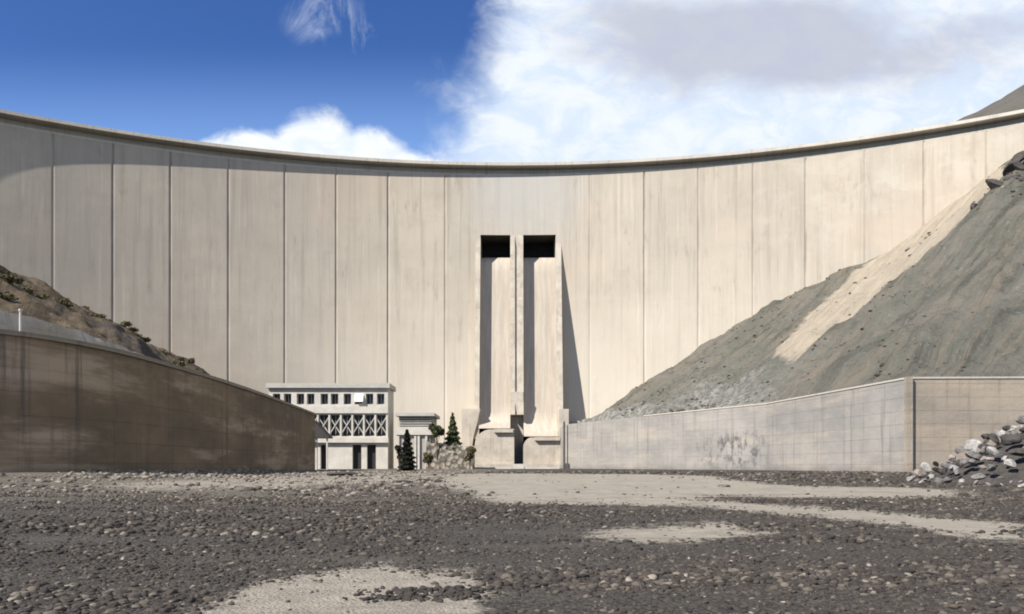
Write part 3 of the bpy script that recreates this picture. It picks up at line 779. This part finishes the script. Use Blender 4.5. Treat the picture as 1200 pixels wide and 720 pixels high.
# ------------------------------------------------------------------ powerhouse
plaster = mat_plain('pale_plaster', (.50, .475, .425), (.40, .38, .335), .5)
trim = mat_plain('grey_trim', (.40, .385, .35), (.33, .315, .285), .7)
glass = M('dark_glass', .25); glass.base((.03, .032, .033)); glass = glass.m
door_m = mat_plain('dark_door', (.02, .02, .02), (.03, .028, .025), 1, .6)
def facade(x0, x1, z0, z1, y, ops, depth):
    """front wall with real openings and reveals, facing -y"""
    xs = sorted({x0, x1} | {v for o in ops for v in o[:2]}); zs_ = sorted({z0, z1} | {v for o in ops for v in o[2:4]})
    mb = MB()
    for a, b in zip(xs[:-1], xs[1:]):
        for c, d in zip(zs_[:-1], zs_[1:]):
            mx, mz = (a + b) / 2, (c + d) / 2
            if any(o[0] < mx < o[1] and o[2] < mz < o[3] for o in ops): continue
            mb.add([(a, y, c), (b, y, c), (b, y, d), (a, y, d)], [(0, 1, 2, 3)])
    for a, b, c, d in ops:
        Y1 = y + depth
        mb.add([(a, y, c), (a, Y1, c), (a, Y1, d), (a, y, d)], [(0, 1, 2, 3)]); mb.add([(b, y, c), (b, y, d), (b, Y1, d), (b, Y1, c)], [(0, 1, 2, 3)])
        mb.add([(a, y, c), (b, y, c), (b, Y1, c), (a, Y1, c)], [(0, 1, 2, 3)]); mb.add([(a, y, d), (a, Y1, d), (b, Y1, d), (b, y, d)], [(0, 1, 2, 3)])
    return mb
ph = empty('powerhouse', (-42, 185, .7)); tag(ph, 'cream three-storey powerhouse with rows of small dark windows at the dam foot', 'building')
k = 185 / 950.
def bx(px): return (px - 600) * k
def bz(py): return 1.5 + (546 - py) * k
YF = 185.
up = [(bx(c) - .85, bx(c) + .85, bz(474), bz(461.5)) for c in (324, 337, 352, 364, 380, 392, 407, 420, 433, 446)]
mid = [(bx(c) - 1.12, bx(c) + 1.12, bz(511.5), bz(486)) for c in (325, 338.5, 352, 365.5, 379, 392.5, 406, 419.5, 433, 446.5)]
drs = [(bx(a), bx(b), .3, bz(521.5)) for a, b in ((331, 342), (353, 363), (375.5, 384), (413, 423.5), (430, 440.5))]
X0, X1 = bx(315), bx(454.5)
mb = facade(X0, X1, -.3, bz(455), YF, up + mid + drs, 1.15)
mb.add([(X1, YF, -.3), (X1, YF + 9, -.3), (X1, YF + 9, bz(455)), (X1, YF, bz(455))], [(0, 1, 2, 3)])
mb.add([(X0, YF, -.3), (X0, YF + 9, -.3), (X0, YF + 9, bz(455)), (X0, YF, bz(455))], [(0, 3, 2, 1)])
mb.add([(X0, YF + 9, -.3), (X1, YF + 9, -.3), (X1, YF + 9, bz(455)), (X0, YF + 9, bz(455))], [(0, 3, 2, 1)])
to(mb.build('wall', plaster), ph)
to(MB().box(X0 - .5, X1 + .5, YF - .7, YF + 9.5, bz(455) + .003, bz(449.5)).build('roof', trim), ph)
to(MB().box(X0, X1 + .06, YF - .28, YF - .003, bz(484.5), bz(476.5)).build('string_course', plaster), ph)
to(MB().box(X0, X1 + .25, YF - .75, YF - .003, bz(519), bz(513)).build('string_course', plaster), ph)
def window(o_, brace):
    a, b, c, d = o_
    f = MB(); t = .14; Yp = YF + .95
    f.box(a + .003, a + t, Yp - .1, Yp, c + .003, d - .003); f.box(b - t, b - .003, Yp - .1, Yp, c + .003, d - .003)
    f.box(a + t, b - t, Yp - .1, Yp, c + .003, c + t); f.box(a + t, b - t, Yp - .1, Yp, d - t, d - .003); f.box((a + b) / 2 - .05, (a + b) / 2 + .05, Yp - .08, Yp - .02, c + t, d - t)
    w = to(f.build('window', trim), ph)
    w2 = MB().box(a + .003, b - .003, Yp + .003, Yp + .06, c + .003, d - .003).build('pane', glass); w2.parent = w
    if brace:
        br = MB(); cx, cz = (a + b) / 2, (c + d) / 2; r = .21; yy0, yy1 = YF + .10, YF + .42
        dx, dz = (b - a) / 2, (d - c) / 2 * .80
        for sx in (-1, 1):
            br.extrude([(cx - sx * dx, cz - dz), (cx - sx * dx, cz - dz + 2 * r), (cx + sx * dx, cz + dz), (cx + sx * dx, cz + dz - 2 * r)], 'y', yy0 + (.005 if sx > 0 else .16), yy0 + (.155 if sx > 0 else .31))
        q = br.build('brace', trim); q.parent = w
for i, o_ in enumerate(up): window(o_, False)
for o_ in mid: window(o_, True)
for o_ in drs:
    a, b, c, d = o_
    to(MB().box(a + .003, b - .003, YF + .9, YF + 1.0, c + .003, d - .003).build('door', door_m), ph)
# one top window has a white shade pulled half out
aw = MB().extrude([(YF - .02, bz(461.5)), (YF - .9, bz(471)), (YF - .85, bz(471) - .1), (YF + .03, bz(461.5) - .1)], 'x', bx(416), bx(426)).build('window_shade', mat_plain('white_cloth', (.75, .74, .70), (.7, .69, .65), 2)); to(aw, ph)
# sloping dark canopy at the end of the dark wall
cn = MB(); kk = 150 / 950.
cx0, cx1 = (362 - 600) * kk, (386 - 600) * kk
cn.extrude([(cx0, 1.5 + 52.5 * kk), (cx0 + .9, 1.5 + 53 * kk), (cx1, 1.5 + 34 * kk), (cx1, 1.5 + 32.5 * kk), (cx0, 1.5 + 32.5 * kk)], 'y', 149.5, 153)
shed = empty('shed', ((372 - 600) * kk, 151, .7)); tag(shed, 'dark sloping canopy on white posts past the end of the dark brown wall', 'canopy')
to(cn.build('roof', mat_plain('dark_sheet', (.055, .05, .047), (.04, .037, .035), .8)), shed)
for px in (369.5, 371.8):
    pass
to(MB().box((367.5 - 600) * kk, (371.5 - 600) * kk, 149.9, 150.5, -.2, 1.5 + 32.2 * kk).build('post', plaster), shed)
to(MB().box((382.4 - 600) * kk, (384 - 600) * kk, 149.9, 150.3, -.2, 1.5 + 32.2 * kk).build('post', plaster), shed)
to(MB().box((364.5 - 600) * kk, (371.9 - 600) * kk, 149.2, 149.88, 1.5 + 25 * kk, 1.5 + 31 * kk).build('cap_block', plaster, None, .25), shed)

# gatehouse beside the powerhouse
gh = empty('gatehouse', (-21, 180, .7)); tag(gh, 'small flat-roofed block with a louvred top storey between the powerhouse and the conifer', 'building')
k = 180 / 950.
grey_pl = mat_plain('grey_render', (.36, .335, .30), (.27, .25, .225), .6)
to(MB().box(bx(466), bx(504), 180, 192, -.3, bz(510)).build('wall', grey_pl), gh)
to(MB().box(bx(463.5), bx(509), 179.4, 192.5, bz(509.9), bz(500.5)).build('floor_band', plaster), gh)
to(MB().box(bx(467), bx(506), 180.6, 192, bz(500.4), bz(488)).build('upper_wall', grey_pl), gh)
lv = MB()
for py in (499, 496.4, 493.8, 491.2): lv.box(bx(467.5), bx(505.5), 180.05, 180.55, bz(py), bz(py) + .2)
to(lv.build('louvres', trim), gh)
to(MB().box(bx(463.5), bx(509.5), 179.3, 192.8, bz(487.9), bz(484.3)).build('roof', trim), gh)
pil = MB()
for px in (465.6, 485.5, 489.5, 498.4): pil.box(bx(px), bx(px + 2.5), 179.6, 179.997, -.3, bz(510.2))
to(pil.build('pilasters', plaster), gh)

# rough stone wall, low kerb, dark slot post by the river wall
rub_m = M('rubble_masonry', .95); p = rub_m.geo()
vc = rub_m.n('ShaderNodeTexVoronoi'); rub_m.L(p, vc.inputs['Vector']); vc.inputs['Scale'].default_value = 1.1
cc = rub_m.mix(rub_m.math('FRACT', rub_m.math('MULTIPLY', rub_m.sep(vc.outputs['Color'])[0], 3.1)), (.20, .175, .14), (.275, .24, .195))
rub_m.base(rub_m.mix(rub_m.rng(vc.outputs['Distance'], .42, .62), cc, (.09, .08, .065))); rub_m.bump(vc.outputs['Distance'], .25, .8)
rub = rub_m.m
k = 178 / 950.
nx, nz_ = 60, 12
xs = np.linspace(bx(499), bx(556), nx)
top = 1.5 + (546 - (516 + 6 * fbm(xs * .35, 0 * xs, 3, 3) + np.linspace(0, 9, nx))) * k
V = []
for i in range(nx):
    for j in range(nz_):
        q = j / (nz_ - 1); z = -.3 + (top[i] + .3) * q
        V.append((xs[i], 177.6 + 1.6 * q + .5 * float(fbm(xs[i] * .6, z * .6, 15, 3)), z))
    V.append((xs[i], 187, top[i]))
wl = mesh_np('stone_wall', V, grid_faces(nx, nz_ + 1), rub); tag(wl, 'rough battered stone wall below the dark green conifer', 'wall')
k = 196 / 950.
kb = MB().box(bx(536), bx(557), 190, 192.5, -.2, 1.5 + (546 - 544.5) * k); kb.box(bx(557.2), bx(600), 190.3, 191.2, -.2, 1.15)
tag(kb.build('kerb', plaster, None, .05), 'low white concrete kerb in front of the left bucket block', 'kerb')
kb = MB().box(bx(600.5), bx(614), 193, 195, -.2, 1.5 + (546 - 544.0) * k); kb.box(bx(614.2), bx(655), 193.2, 194, -.2, 1.1)
tag(kb.build('kerb', plaster, None, .05), 'low white concrete kerb in front of the dark gap between the bucket blocks', 'kerb')
pp = MB().tube(((661 - 600) * .215, 204.2, .3), ((661 - 600) * .215, 204.2, 12.6), .28, .26, 12)
pp.box(13.3, 14.3, 203.7, 204.7, .3, 2.1)
tag(pp.build('pipe_post', mat_plain('dark_steel', (.10, .09, .085), (.07, .065, .06), 1, .7)), 'dark upright pipe at the end of the pale river wall', 'pipe')

# ------------------------------------------------------------------ trees and shrubs
leaf_m = M('needles', .8); t = leaf_m.attr('tint')
leaf_m.base(leaf_m.mix(t, (.022, .030, .012), (.085, .10, .038))); leaf_m = leaf_m.m
dleaf_m = M('dark_needles', .85); t = dleaf_m.attr('tint'); dleaf_m.base(dleaf_m.mix(t, (.008, .009, .006), (.026, .027, .016))); dleaf_m = dleaf_m.m
bark = mat_plain('bark', (.10, .075, .05), (.06, .045, .03), 3)
dry_m = M('dry_leaves', .85); t = dry_m.attr('tint'); dry_m.base(dry_m.mix(t, (.045, .045, .022), (.16, .135, .07))); dry_m = dry_m.m

def leaf_cloud(pts, size, seed):
    r = np.random.default_rng(seed); n = len(pts)
    a = r.normal(size=(n, 3)); a /= np.linalg.norm(a, axis=1)[:, None]
    b = np.cross(a, r.normal(size=(n, 3))); b /= np.linalg.norm(b, axis=1)[:, None]
    s_ = size * r.uniform(.6, 1.4, n)[:, None]
    V = np.stack([pts + a * s_, pts + b * s_ * .55, pts - a * s_, pts - b * s_ * .55], 1).reshape(-1, 3)
    F = np.arange(4 * n).reshape(n, 4); return V, F, np.repeat(r.uniform(0, 1, n), 4)

def conifer(name, loc, h, r0, n, mat, label, cat, power=1.0, seed=1, lump=.25, z0=.08, size=.28):
    r = np.random.default_rng(seed)
    root = empty(name, loc); tag(root, label, cat)
    tr = MB().tube((0, 0, -.4), (.05, 0, h * .5), r0 * .09 + .05, r0 * .05 + .03, 8).tube((.05, 0, h * .5), (.02, .05, h * .97), r0 * .05 + .03, .015, 6)
    for k in range(14):
        z = h * (z0 + .06 + .8 * k / 14); a = k * 2.4; rr = r0 * (1 - (z / h)) ** power * .8
        tr.tube((0, 0, z), (rr * math.cos(a), rr * math.sin(a), z + .12 * rr), .04, .012, 5)
    tr.build('trunk', bark, root)
    z = h * (z0 + (1 - z0) * (1 - np.sqrt(r.uniform(0, 1, n)))) if power >= 1 else h * r.uniform(z0, 1, n)
    a = r.uniform(0, 2 * PI, n)
    tier = .78 + .22 * np.cos(z / h * 2 * PI * 9) + lump * fbm(a * 1.6, z * 1.1, seed, 3)
    rad = r0 * np.clip(1 - z / h, 0, 1) ** power * tier * np.sqrt(r.uniform(.15, 1, n)) + .03
    V, F, tn = leaf_cloud(np.stack([rad * np.cos(a), rad * np.sin(a), z], 1), size, seed)
    mesh_np('crown', V, F, mat, root, attrs={'tint': tn}); return root
conifer('conifer_tree', ((530.5 - 600) * 181 / 950, 181, 3.0), 10.4, 3.0, 5200, leaf_m, 'dark green pointed conifer rising above the rough stone wall', 'tree', 1.0, 4, size=.33)
def round_tree(name, loc, h, r0, n, mat, label, cat, seed, size, stem=.45, group=None):
    r = np.random.default_rng(seed)
    root = empty(name, loc); tag(root, label, cat, group)
    tr = MB().tube((0, 0, -.3), (.03, 0, h * .6), r0 * .12 + .03, r0 * .06 + .015, 7)
    cl = []
    for k in range(7):
        a = r.uniform(0, 2 * PI); q = r.uniform(.2, .75) * r0; c = np.array([q * math.cos(a), q * math.sin(a), h * (stem + (1 - stem) * r.uniform(.25, .8))]); cl.append(c)
        tr.tube((0, 0, h * stem * .7), tuple(c), r0 * .05 + .01, .01, 5)
    tr.build('trunk', bark, root)
    c = np.array(cl)[r.integers(0, 7, n)]; d = r.normal(size=(n, 3)); d /= np.linalg.norm(d, axis=1)[:, None]
    pts = c + d * (r0 * .55 * r.uniform(.3, 1, n) ** .5)[:, None]; pts[:, 2] = np.clip(pts[:, 2], .05, h * 1.05)
    V, F, tn = leaf_cloud(pts, size, seed); mesh_np('crown', V, F, mat, root, attrs={'tint': tn}); return root
round_tree('small_tree', ((512 - 600) * 178.5 / 950, 178.5, .7), 10.0, 1.55, 1500, leaf_m, 'small round-headed tree on a thin trunk left of the pointed conifer', 'tree', 5, .28, .72)
# black cypress in front of the gatehouse
conifer('cypress_tree', ((477 - 600) * 112 / 950, 112, .72), 5.7, 1.42, 6500, dleaf_m, 'near-black cypress bush with a narrow top in front of the gatehouse', 'tree', .75, 9, .3, .0, .17)
round_tree('low_bush', ((467.5 - 600) * 113.5 / 950, 113.5, .72), 4.1, .62, 900, dleaf_m, 'low dark brown bush pressed against the black cypress', 'bush', 12, .16, .2)
for i, (px, d, h, r0, lab) in enumerate(((502.5, 175, 3.9, 1.1, 'dark shrub at the left foot of the rough stone wall'), (550.5, 176, 5.2, 1.15, 'tall dark shrub between the stone wall and the left bucket block'))):
    round_tree('shrub', ((px - 600) * d / 950, d, .7), h, r0, 900, dry_m, lab, 'shrub', 30 + i, .25, .25)

# dry bushes on the left slope: three shapes, copied
protos = []
for i in range(3):
    protos.append(round_tree('dry_bush', (0, 0, 0), 1.5, 1.0, 520, dry_m, 'dry olive-brown bush on the brown slope above the dark wall', 'bush', 50 + i, .16, .15, 'bushes on the brown slope'))
def copy_tree(o):
    c = o.copy(); C.objects.link(c)
    for ch in o.children:
        d = ch.copy(); C.objects.link(d); d.parent = c
    return c
r = np.random.default_rng(3); cnt = 0
for q in range(400):
    iu = int(r.integers(24, 154)); iv = int(r.integers(4, 114))
    pt = left_surface[iu, iv]
    if fbm(pt[0] * .12, pt[1] * .12, 8, 3) < -.05: continue
    o = protos[cnt] if cnt < 3 else copy_tree(protos[cnt % 3])
    s_ = r.uniform(.3, .85); o.location = (pt[0], pt[1], pt[2] - .12); o.scale = (s_ * 1.15, s_ * 1.15, s_ * .85); o.rotation_euler = (0, 0, r.uniform(0, 6.28)); cnt += 1
    if cnt >= 42: break

# ------------------------------------------------------------------ rubble heap on the right
def heap_z(x, y):
    d = np.hypot((x - 41.3) / 1.12, y - 54.5); return 7.3 * np.clip(1 - d / 12.6, 0, 1) ** .95
boul_m = []
for nm, c1, c2 in (('pale_boulder', (.40, .385, .36), (.22, .205, .19)), ('grey_boulder', (.20, .19, .18), (.10, .092, .085)), ('dark_boulder', (.075, .066, .06), (.04, .036, .033)), ('pinkish_boulder', (.34, .29, .265), (.18, .155, .14))):
    mm = M(nm, .92); p = mm.obj(); mm.base(mm.mix(mm.rng(mm.noise(p, 1.6, 6, .7), .35, .65), c1, c2)); mm.bump(mm.noise(p, 4, 7, .75), .12, .9); boul_m.append(mm.m)
v0, f0 = ico(3)
shapes = []
for i in range(16):
    vv_ = rock_verts(v0, rng, 11, .012) * np.array([1.15, .85, .7]); shapes.append(vv_)
meshes = {}
LAB = ['pale angular boulder in the rubble heap before the tan wall', 'mid-grey broken boulder in the rubble heap before the tan wall', 'dark boulder in the rubble heap before the tan wall', 'pinkish grey boulder in the rubble heap before the tan wall']
GRP = ['pale boulders in the heap', 'grey boulders in the heap', 'dark boulders in the heap', 'pinkish boulders in the heap']
# rubble core under the boulders
nx = 70; xs = np.linspace(26, 56, nx); ys = np.linspace(41, 68, nx)
XX, YY = np.meshgrid(xs, ys, indexing='ij')
hz_ = ground_z(XX, YY) - .25 + np.maximum(heap_z(XX, YY) - .55, -.2) + .25 * fbm(XX * .9, YY * .9, 4, 3)
core_m = mat_plain('heap_fill', (.10, .09, .08), (.055, .05, .045), 1.5, .95, .25)
struct(mesh_np('rubble', np.stack([XX, YY, hz_], -1).reshape(-1, 3), grid_faces(nx, nx), core_m), 'dark earth and small stones between the heaped boulders', 'stuff')
placed = []
tries = 0
while len(placed) < 290 and tries < 16000:
    tries += 1
    x = rng.uniform(26.0, 44.5); y = rng.uniform(41.5, 57)
    h = heap_z(x, y)
    if h < .02 and not (rng.uniform() < .10 and x > 27.5 and x < 34 and y < 53): continue
    s_ = (.22 + .55 * rng.uniform() ** 1.6) * (1.0 if h > .5 else .6)
    if any((x - a) ** 2 + (y - b) ** 2 + (h - c) ** 2 < (.80 * (s_ + t_)) ** 2 for a, b, c, t_ in placed): continue
    placed.append((x, y, h, s_))
for x, y, h, s_ in placed:
    mi = int(rng.choice(4, p=[.38, .24, .20, .18])); si = int(rng.integers(0, 16))
    key = (mi, si)
    if key not in meshes:
        me = bpy.data.meshes.new('boulder'); me.from_pydata([tuple(p) for p in shapes[si]], [], [tuple(int(i) for i in f) for f in f0]); me.materials.append(boul_m[mi]); meshes[key] = me
    o = bpy.data.objects.new('boulder', meshes[key]); C.objects.link(o)
    o.location = (x, y, float(ground_z(x, y)) + h + s_ * .12); o.scale = (s_ * rng.uniform(.85, 1.35), s_ * rng.uniform(.85, 1.2), s_ * rng.uniform(.75, 1.15))
    o.rotation_euler = (rng.normal(0, .5), rng.normal(0, .5), rng.uniform(0, 6.28))
    tag(o, LAB[mi], 'boulder', GRP[mi])

# loose white scree along the top of the pale river wall
n = 1500
uq = rng.uniform(0, 1, n) ** .8
B0 = np.array([(15.6, 206), (29.7, 173.5), (44.6, 138)])
bxp = np.interp(uq * 2, [0, 1, 2], B0[:, 0]); byp = np.interp(uq * 2, [0, 1, 2], B0[:, 1])
off = rng.uniform(-.3, 1, n) ** 2 * 9
x = bxp + off * .92; y = byp + off * .38
zz = 11.55 + off * .30 + .35 * fbm(x * .3, y * .3, 2, 3) + .2
sz = (.1 + .5 * rng.uniform(0, 1, n) ** 2.5) * np.where(off < 3, 1.0, .7)
o = stones_mesh('scree', np.stack([x, y, zz], 1), sz, rng.uniform(.45, .97, n), 1, stone_mat); struct(o, 'white loose scree spilling along the top of the pale river wall', 'stuff')

# loose stones lying on the slope
n = 5200
iu = rng.integers(1, 250, n); iv = rng.integers(2, 207, n)
fa, fb = rng.uniform(0, 1, n)[:, None], rng.uniform(0, 1, n)[:, None]
pp_ = hill_pts[iu, iv] * (1 - fa) * (1 - fb) + hill_pts[iu + 1, iv] * fa * (1 - fb) + hill_pts[iu, iv + 1] * (1 - fa) * fb + hill_pts[iu + 1, iv + 1] * fa * fb
ok = rng.uniform(0, 1, n) < np.clip(.35 + 1.3 * fbm(pp_[:, 0] * .08, pp_[:, 1] * .08, 33, 4), .06, 1) * np.where(hill_pale[iu, iv] > .5, .35, 1)
pp_ = pp_[ok]; n = len(pp_); sz = .10 + .5 * rng.uniform(0, 1, n) ** 5
o = stones_mesh('scree', pp_ + np.array([0, 0, .05]), sz, np.clip(rng.beta(2, 2, n), .25, .93), 1, stone_mat); struct(o, 'loose stones strewn over the grey-green slope', 'stuff')

# outcrops on the right skyline of the slope
spots = [(112.2, 187.2, 65.4, 2.7, 'large dark split rock on the slope skyline where it meets the pale strip'), (116.8, 190.2, 69.3, 2.3, 'dark jagged rock just above the large split rock on the skyline'),
         (121.2, 193.8, 73.2, 2.6, 'topmost dark rock on the slope skyline at the frame edge'), (103.5, 181.4, 58.6, 1.5, 'lone dark rock lower down the skyline edge of the slope'),
         (114.5, 185.6, 66.0, 1.6, None), (118.2, 187.8, 69.2, 1.9, None), (109.6, 183.9, 62.4, 1.3, None), (120.4, 190.6, 71.6, 1.5, None), (115.2, 182.6, 65.4, 1.2, None)]
for i, (x, y, z, s_, lab) in enumerate(spots):
    me = bpy.data.meshes.new('rock_outcrop'); me.from_pydata([tuple(p) for p in shapes[(i * 5 + 3) % 16]], [], [tuple(int(q) for q in f) for f in f0]); me.materials.append(boul_m[2])
    o = bpy.data.objects.new('rock_outcrop', me); C.objects.link(o); o.location = (x, y, z + .9); o.scale = (s_ * 1.2, s_, s_ * .85); o.rotation_euler = (.4 * i, .5, 1.3 * i)
    tag(o, lab or 'small dark rock among the larger ones at the skyline of the slope', 'rock', None if lab else 'small rocks at the skyline')

# a few dark rocks in the river bed before the powerhouse
for i, (px, d, s_, lab) in enumerate(((405, 70, 1.0, 'flat black rock lying in the pale cobbles before the powerhouse doors'), (474, 54, .5, 'small black rock in the gravel left of the sand flat'),
                                      (500, 57, .42, 'smaller black rock right beside the sand flat edge'), (516, 55.5, .45, 'black rock at the corner of the sand flat'),
                                      (846, 47, .55, 'lone tan rock at the edge of the sand flat before the river wall'))):
    me = bpy.data.meshes.new('river_rock'); me.from_pydata([tuple(p) for p in shapes[i]], [], [tuple(int(q) for q in f) for f in f0]); me.materials.append(boul_m[3 if i == 4 else 2])
    o = bpy.data.objects.new('river_rock', me); C.objects.link(o); x = (px - 600) / 950 * d
    o.location = (x, d, float(ground_z(x, d)) + s_ * .1); o.scale = (s_ * 1.6, s_, s_ * .55); o.rotation_euler = (0, .1, i * .3); tag(o, lab, 'rock')
